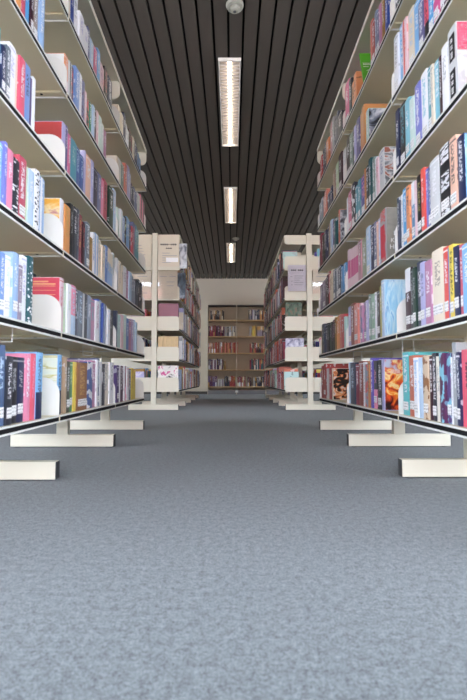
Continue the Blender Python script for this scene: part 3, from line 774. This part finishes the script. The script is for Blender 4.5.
def proud(k, y, h, x, col, acc, label, pm):
    o = put_book(-x, y, zl(k), 'L', .03, h, .26, col, acc, 9, label, None, random.random())
    cover_print(o, 'L', .03, h, .26, pm)
proud(4, Y2+.03, .335, .605, 'light_grey', 'slate', 'glossy pale silver book standing proud beside the cream top sign, left rear rack', print_mat('cover_print_silver', [(.3, '#6f727c'), (.45, '#c9cbd2'), (.6, '#eceef2'), (.75, '#9aa0b0')], 2.5, rough=.2))
proud(3, Y2+.03, .345, .62, 'slate', 'pale_blue', 'dark blue-grey book standing proud beside the sleeved sheet, left rear rack', print_mat('cover_print_steel', [(.3, '#2e343c'), (.5, '#55616d'), (.62, '#a9b3bd'), (.75, '#39414a')], 2.5, rough=.2))

# ------------------------------------------------------------------ the mass of further books
def fill(sx, xs, y0, y1, z, hmax, pal, hmin=.17, gap=.12, tr=(.018, .05), d0=.15):
    y = y0+.006
    while True:
        t = random.uniform(*tr)
        if y+t > y1-.006: break
        if random.random() < gap*.15: y += random.uniform(.05, .2); continue
        c = random.choice(pal)
        stuff_book(sx, xs+sx*random.uniform(-.004, .008), y+t/2, z, t, random.uniform(hmin, hmax), random.uniform(d0, d0+.05), PALL[c], PALL[random.choice(('white', 'cream', 'grey', 'black'))], random.choice((0, 0, 0, 1, 2, 3, 5, 9)))
        y += t+.001
MIX = list(PAL)
PL = ['cream', 'ivory', 'white', 'lavender', 'slate_blue', 'tan', 'dark_brown', 'gold_brown', 'maroon', 'blue_grey', 'mint', 'plum', 'red', 'rust', 'powder_blue', 'grey', 'charcoal', 'beige']
PR = ['maroon', 'brick_red', 'dark_brown', 'russet', 'dark_maroon', 'charcoal', 'plum', 'slate', 'rust', 'sage', 'lavender', 'light_grey', 'mauve_grey', 'navy', 'salmon', 'pale_teal', 'red']
for side, sx in (('L', -1), ('R', 1)):
    J = JS['left' if side == 'L' else 'right']
    for k in range(6):                       # the first hand's breadth of each row, and the far side of the rack
        zt = LV1[k]+TOPZ+.0006
        first = rows[(side, k+1, 0)][0][0] if (side, k+1, 0) in rows else 1.55
        fill(sx, sx*(SPINE+.007), J[0]+.006, 1.24 if (side, k) in (('R', 3), ('R', 2)) else first, zt, .25, MIX, gap=0)
        for b in range(3):
            fill(-sx, sx*1.315, J[b]+.006, J[b+1], zt, .25, MIX, gap=.3)
    for k in range(5):
        zt = zl(k)
        for b in range(4):
            y0 = Y2+B2*b+.008; y1 = Y2+B2*(b+1)
            if b == 0: y0 += {('L', 3): .05, ('L', 4): .05, ('L', 0): .075, ('L', 1): .09, ('L', 2): .08, ('R', 2): .075, ('R', 1): .085}.get((side, k), 0)
            fill(sx, sx*(.668 if side == 'L' else .68), y0, y1, zt, .32, PL if side == 'L' else PR, hmin=.2, gap=.25)
            fill(-sx, sx*(2*XC-SPINE), Y2+B2*b+.008, y1, zt, .29, MIX, hmin=.2, gap=.25)

# ------------------------------------------------------------------ bookcase on the back wall
WS = [.21, .665, 1.115, 1.565, 2.015]
XB = [-.66, .125, .91, 1.695]
def wall_case(i):
    x0, x1 = XB[i], XB[i+1]
    r = empty('wall_bookcase', ((x0+x1)/2, YB-.32, 0))
    w = (x1-x0)/2
    tag(r, ['wall bookcase section on the left, beech-edged shelves, gaps between its books', 'wall bookcase section in the middle, beech-edged shelves of dark and brown books', 'wall bookcase section on the right, mostly behind the rear rack'][i], 'bookcase', 'bookcase sections on the back wall')
    MB().box(-w+.012, w-.012, .29, .30, .11, 2.42).build('back_panel', BEIGEB, r)
    for s in (-1, 1):
        MB().box(min(s*(w-.011), s*(w-.0005)), max(s*(w-.011), s*(w-.0005)), .015, .30, 0, 2.42).build('side_panel', BEIGEB, r)
    MB().box(-w+.012, w-.012, 0, .30, 2.40, 2.42).build('top_panel', SKIRT, r)
    for z in WS: MB().box(-w+.012, w-.012, 0, .29, z-.028, z).build('shelf', BEECH, r)
    MB().box(-w+.012, w-.012, .03, .045, 0, .11).build('plinth', plain('plinth_grey', '#8f8f92', .6), r)
    return r
for i in range(3): wall_case(i)
tag(MB().box(.085, .165, YB-.325, YB-.3215, .05, .12).build('shelf_label', CARD_GLARE), 'small white card on the plinth of the back wall bookcase', 'label card')
segs = {4: [(-.62, -.22, ['brown', 'tan', 'charcoal', 'dark_brown', 'light_grey'], .27), (.45, .89, ['slate', 'olive_grey', 'ochre', 'light_grey', 'mauve_grey', 'dark_maroon'], .28)],
        3: [(-.64, -.20, ['dark_maroon', 'maroon', 'dark_brown', 'plum'], .30), (-.19, .10, ['light_grey', 'grey', 'taupe', 'charcoal'], .29), (.47, .53, ['grey'], .28), (.55, .64, ['yellow', 'gold'], .31), (.68, .89, ['dark_maroon', 'purple', 'mauve_grey'], .29)],
        2: [(-.64, .10, ['salmon', 'russet', 'brown', 'maroon', 'taupe', 'brick_red'], .30), (.14, .16, ['rust'], .3), (.48, .89, ['dark_maroon', 'black', 'brick_red', 'beige'], .28)],
        1: [(-.64, -.25, ['aubergine', 'plum', 'light_grey', 'navy'], .30), (-.21, -.17, ['gold_brown'], .27), (.48, .89, ['charcoal', 'navy', 'brick_red', 'dark_teal', 'maroon', 'light_grey'], .30)],
        0: [(-.64, -.40, ['purple', 'indigo', 'plum'], .29), (-.38, -.22, ['light_grey', 'mauve_grey'], .2), (-.2, .11, ['slate', 'maroon', 'brick_red', 'charcoal'], .29), (.14, .4, ['olive_green', 'ochre', 'maroon', 'tan'], .28), (.42, .52, ['crimson', 'dark_maroon'], .28), (.58, .89, ['black', 'navy', 'slate', 'light_grey'], .27)]}
for k, L in segs.items():
    for x0, x1, pal, hm in L:
        x = x0
        while x < x1-.01:
            t = min(random.uniform(.022, .045), x1-x)
            if x+t > .108 and x < .142: x = .143; continue
            c_ = random.choice(pal)
            stuff_book(1, x+t/2, YB-.30, WS[k]+.0006, t-.001, hm*random.uniform(.86, 1), .17, PALL[c_], PALL[random.choice(('cream', 'white', 'gold'))], random.choice((0, 0, 2, 1, 9)), axis='y')
            x += t
me = bpy.data.meshes.new('assorted_books'); me.from_pydata(stuffB['V'], [], stuffB['F'])
set_attrs(me, stuffB['bc'], stuffB['ac'], stuffB['mo'], stuffB['se'], stuffB['uv'])
me.materials.append(COVER); me.materials.append(PAGES)
me.polygons.foreach_set('material_index', stuffB['mi']); me.update()
so = bpy.data.objects.new('assorted_books', me); COL.objects.link(so)
tag(so, 'assorted books on the farther bays, rear racks and back wall bookcase', 'books', kind='stuff')

# ------------------------------------------------------------------ notices on the rack ends
def notice(name, x0, x1, z0, z1, mat, tilt, label, head, lines, ink, sleeve=True, y=Y2-.026, glare=None):
    r = empty(name, ((x0+x1)/2, y, z1)); w = (x1-x0)/2; h = z1-z0
    r.rotation_euler.x = math.radians(tilt)                      # hangs with its lower edge towards the rack
    tag(r, label, 'notice', 'notices on the rack ends')
    MB().box(-w, w, 0, .0012, -h, 0).build('sheet', mat, r)
    m = MB()
    for zf, a, b, n, hh in head:                                 # heading: a row of small dark character shapes
        cw = (b-a)*2*w/n
        for i in range(n):
            if n > 4 and i == n//2: m.box(-w+a*2*w+cw*(i+.2), -w+a*2*w+cw*(i+.8), -.0006, -.0001, -zf*h-hh*.08, -zf*h+hh*.08)
            else: m.box(-w+a*2*w+cw*(i+.12), -w+a*2*w+cw*(i+.82), -.0006, -.0001, -zf*h-hh/2, -zf*h+hh/2)
    m.build('heading_lettering', ink, r)
    m = MB()
    for zf, a, b in lines: m.box(-w+a*2*w, -w+b*2*w, -.0006, -.0001, -zf*h-.003, -zf*h+.003)
    m.build('text_lettering', INKL, r)
    if glare:
        a, b, c_, d_ = glare
        MB().box(-w+a*2*w, -w+b*2*w, -.0012, -.0002, -d_*h, -c_*h).build('painted_glare', CARD_GLARE, r)  # window glare on the sign, painted as a plain white patch
    if sleeve: MB().box(-w-.003, w+.003, -.0035, -.0025, -h-.003, .004).build('clear_sleeve', SLEEVE, r)
    return r
xi, xo = XC-.044, XC+.044
TILT = 2.0
notice('end_notice', -xi, -.705, 1.905, 2.335, PAPERC, 1.0, 'cream end sign with dark heading, top of left rear rack, aisle half', [(.31, .1, .88, 8, .022), (.43, .36, .66, 3, .016)], [(.58, .2, .55), (.66, .2, .9), (.73, .2, .35), (.80, .2, .35), (.87, .2, .6)], BLACKINK, False, glare=(.38, .95, .72, .86))
notice('end_notice', -1.345, -xo, 1.905, 2.335, PAPERC, 1.0, 'cream end sign with faint text, top of left rear rack, outer half', [], [(.34, .35, .5), (.44, .35, .55), (.52, .35, .6), (.63, .5, .7)], BLACKINK, False, glare=(.5, .62, .78, .97))
notice('end_notice', -xi, -.725, 1.475, 1.845, PAPERC, TILT, 'clear-sleeved cream sheet under the top sign, left rear rack, aisle half', [], [(.2, .1, .45), (.2, .6, .92), (.4, .45, .85), (.54, .45, .8)], INK)
notice('end_notice', -1.335, -xo, 1.475, 1.845, PAPERC, TILT, 'clear-sleeved cream sheet under the top sign, left rear rack, outer half', [], [(.2, .3, .8), (.5, .2, .9), (.8, .3, .8)], INK)
notice('end_notice', .742, xi-.002, 1.575, 1.925, PAPERW, 0.6, 'pale lavender printed sheet on right rear rack end, aisle half', [(.2, .17, .46, 3, .018), (.2, .55, .86, 3, .018)], [(.42, .36, .85), (.50, .36, .8), (.58, .36, .65), (.68, .36, .85), (.76, .36, .82), (.45, .14, .24), (.62, .17, .26), (.76, .17, .26)], INK)
notice('end_notice', xo, 1.335, 1.545, 1.865, PAPERC, TILT, 'clear-sleeved sheet on right rear rack end, outer half', [], [(.3, .2, .8), (.5, .2, .9)], INK)

# ------------------------------------------------------------------ wire book supports hanging from shelf undersides
def wire(x, y, zu, ln, label):
    sx = -1 if x < 0 else 1
    m = MB().cyl((0, 0, 0), (0, 0, -ln), .0022, 8).cyl((sx*.05, 0, 0), (sx*.05, 0, -ln), .0022, 8).cyl((-sx*.0, 0, -ln), (sx*.05, 0, -ln), .0022, 8)
    o = m.build('wire_book_support', WIRE); o.location = (x, y, zu)
    return tag(o, label, 'wire book support', 'wire book supports')
zu = ZB+DZ+.0115
wire(-.755, 1.60, zu, .05, 'white wire book support hanging over pink books, bottom shelf, left rack near bay')
wire(-.755, 2.52, zu, .05, 'white wire book support hanging over mauve books, bottom shelf, left rack middle bay')
wire(.755, 2.06, zu, .16, 'white wire book support hanging before the flame-coloured cover, bottom shelf, right rack middle bay')
wire(.755, 2.90, zu, .16, 'white wire book support hanging in the bottom shelf gap, right rack far bay')

# ------------------------------------------------------------------ ceiling fittings
def louvre():
    m = MB()
    for i in range(1, 30): m.box(-.088, .088, 1.5*i/30-.003, 1.5*i/30+.003, -.026, -.006)
    return m
TUBE = emit('lamp_tube_glow', '#fff6e4', 16)
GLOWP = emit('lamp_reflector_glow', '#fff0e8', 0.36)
def lamp(y, label):
    r = empty('ceiling_light', (-.022, y, CEIL-.0005))
    tag(r, label, 'ceiling light', 'ceiling lights over the aisle')
    f = MB()
    f.box(-.1, -.09, 0, 1.5, -.03, 0); f.box(.09, .1, 0, 1.5, -.03, 0); f.box(-.09, .09, 0, .01, -.03, 0); f.box(-.09, .09, 1.49, 1.5, -.03, 0)
    f.build('frame', plain('lamp_frame', '#d8d2ca', .5), r)
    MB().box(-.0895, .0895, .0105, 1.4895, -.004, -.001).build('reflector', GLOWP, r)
    MB().cyl((0, .03, -.016), (0, 1.47, -.016), .013, 14).build('tube', TUBE, r)
    louvre().build('louvre_grating', plain('louvre_grey', '#8d827a', .4), r)
    return r
l1 = lamp(3.91, 'long recessed louvred ceiling light, first and largest over the aisle')
l2 = copy_tree(l1); l2.location.y = 6.66; l2['label'] = 'long recessed louvred ceiling light, second along the aisle'
l3 = copy_tree(l1); l3.location.y = 9.46; l3['label'] = 'long recessed louvred ceiling light, farthest along the aisle, beyond the small detector'
for sx, sd in ((-1, 'left'), (1, 'right')):  # unseen lamps over the neighbouring aisles, added for warm fill light
    for y_, w_ in ((3.91, 'first'), (6.66, 'second'), (9.46, 'farthest')):
        q = copy_tree(l1); q.location = (sx*2.06-.02, y_, CEIL-.0005)
        q['label'] = 'unseen fill light added behind the %s racks, %s along the next aisle' % (sd, w_); q['group'] = 'added fill lights over the next aisles'
def detector(x, y, label):
    r = empty('smoke_detector', (x, y, CEIL-.0005)); tag(r, label, 'smoke detector')
    MB().lathe([(0, 0), (.066, 0), (.066, -.012), (.06, -.024), (.044, -.030), (.040, -.030)], n=28).build('base', SMOKE, r, smooth=False)
    MB().lathe([(.039, -.029), (.036, -.046), (.026, -.054), (0, -.056)], n=24).build('sensor_head', SMOKE, r)
    MB().lathe([(.0, -.0565), (.012, -.0565), (.012, -.059), (0, -.059)], n=16).build('lens', RUBBER, r)
detector(.02, 3.33, 'round beige smoke detector on the slats before the first ceiling light')
detector(.075, 9.15, 'small round smoke detector just before the farthest ceiling light')

# ------------------------------------------------------------------ daylight
w = bpy.data.worlds.new('sky'); SC.world = w; w.use_nodes = True
bg = w.node_tree.nodes['Background']
bg.inputs[0].default_value = (*lin('#e4eeff'), 1); bg.inputs[1].default_value = 10.5

# ------------------------------------------------------------------ camera
cd = bpy.data.cameras.new('camera'); cam = bpy.data.objects.new('camera', cd); COL.objects.link(cam)
cd.sensor_fit = 'VERTICAL'; cd.sensor_height = 36.0; cd.lens = 467/700*36
cd.clip_start = .05; cd.clip_end = 100
cam.location = (0, 0, .41)
cam.rotation_euler = (math.pi/2+math.atan(29/467), 0, math.radians(-.18))
cd.dof.use_dof = True; cd.dof.focus_distance = 4.5; cd.dof.aperture_fstop = 5.6
SC.camera = cam
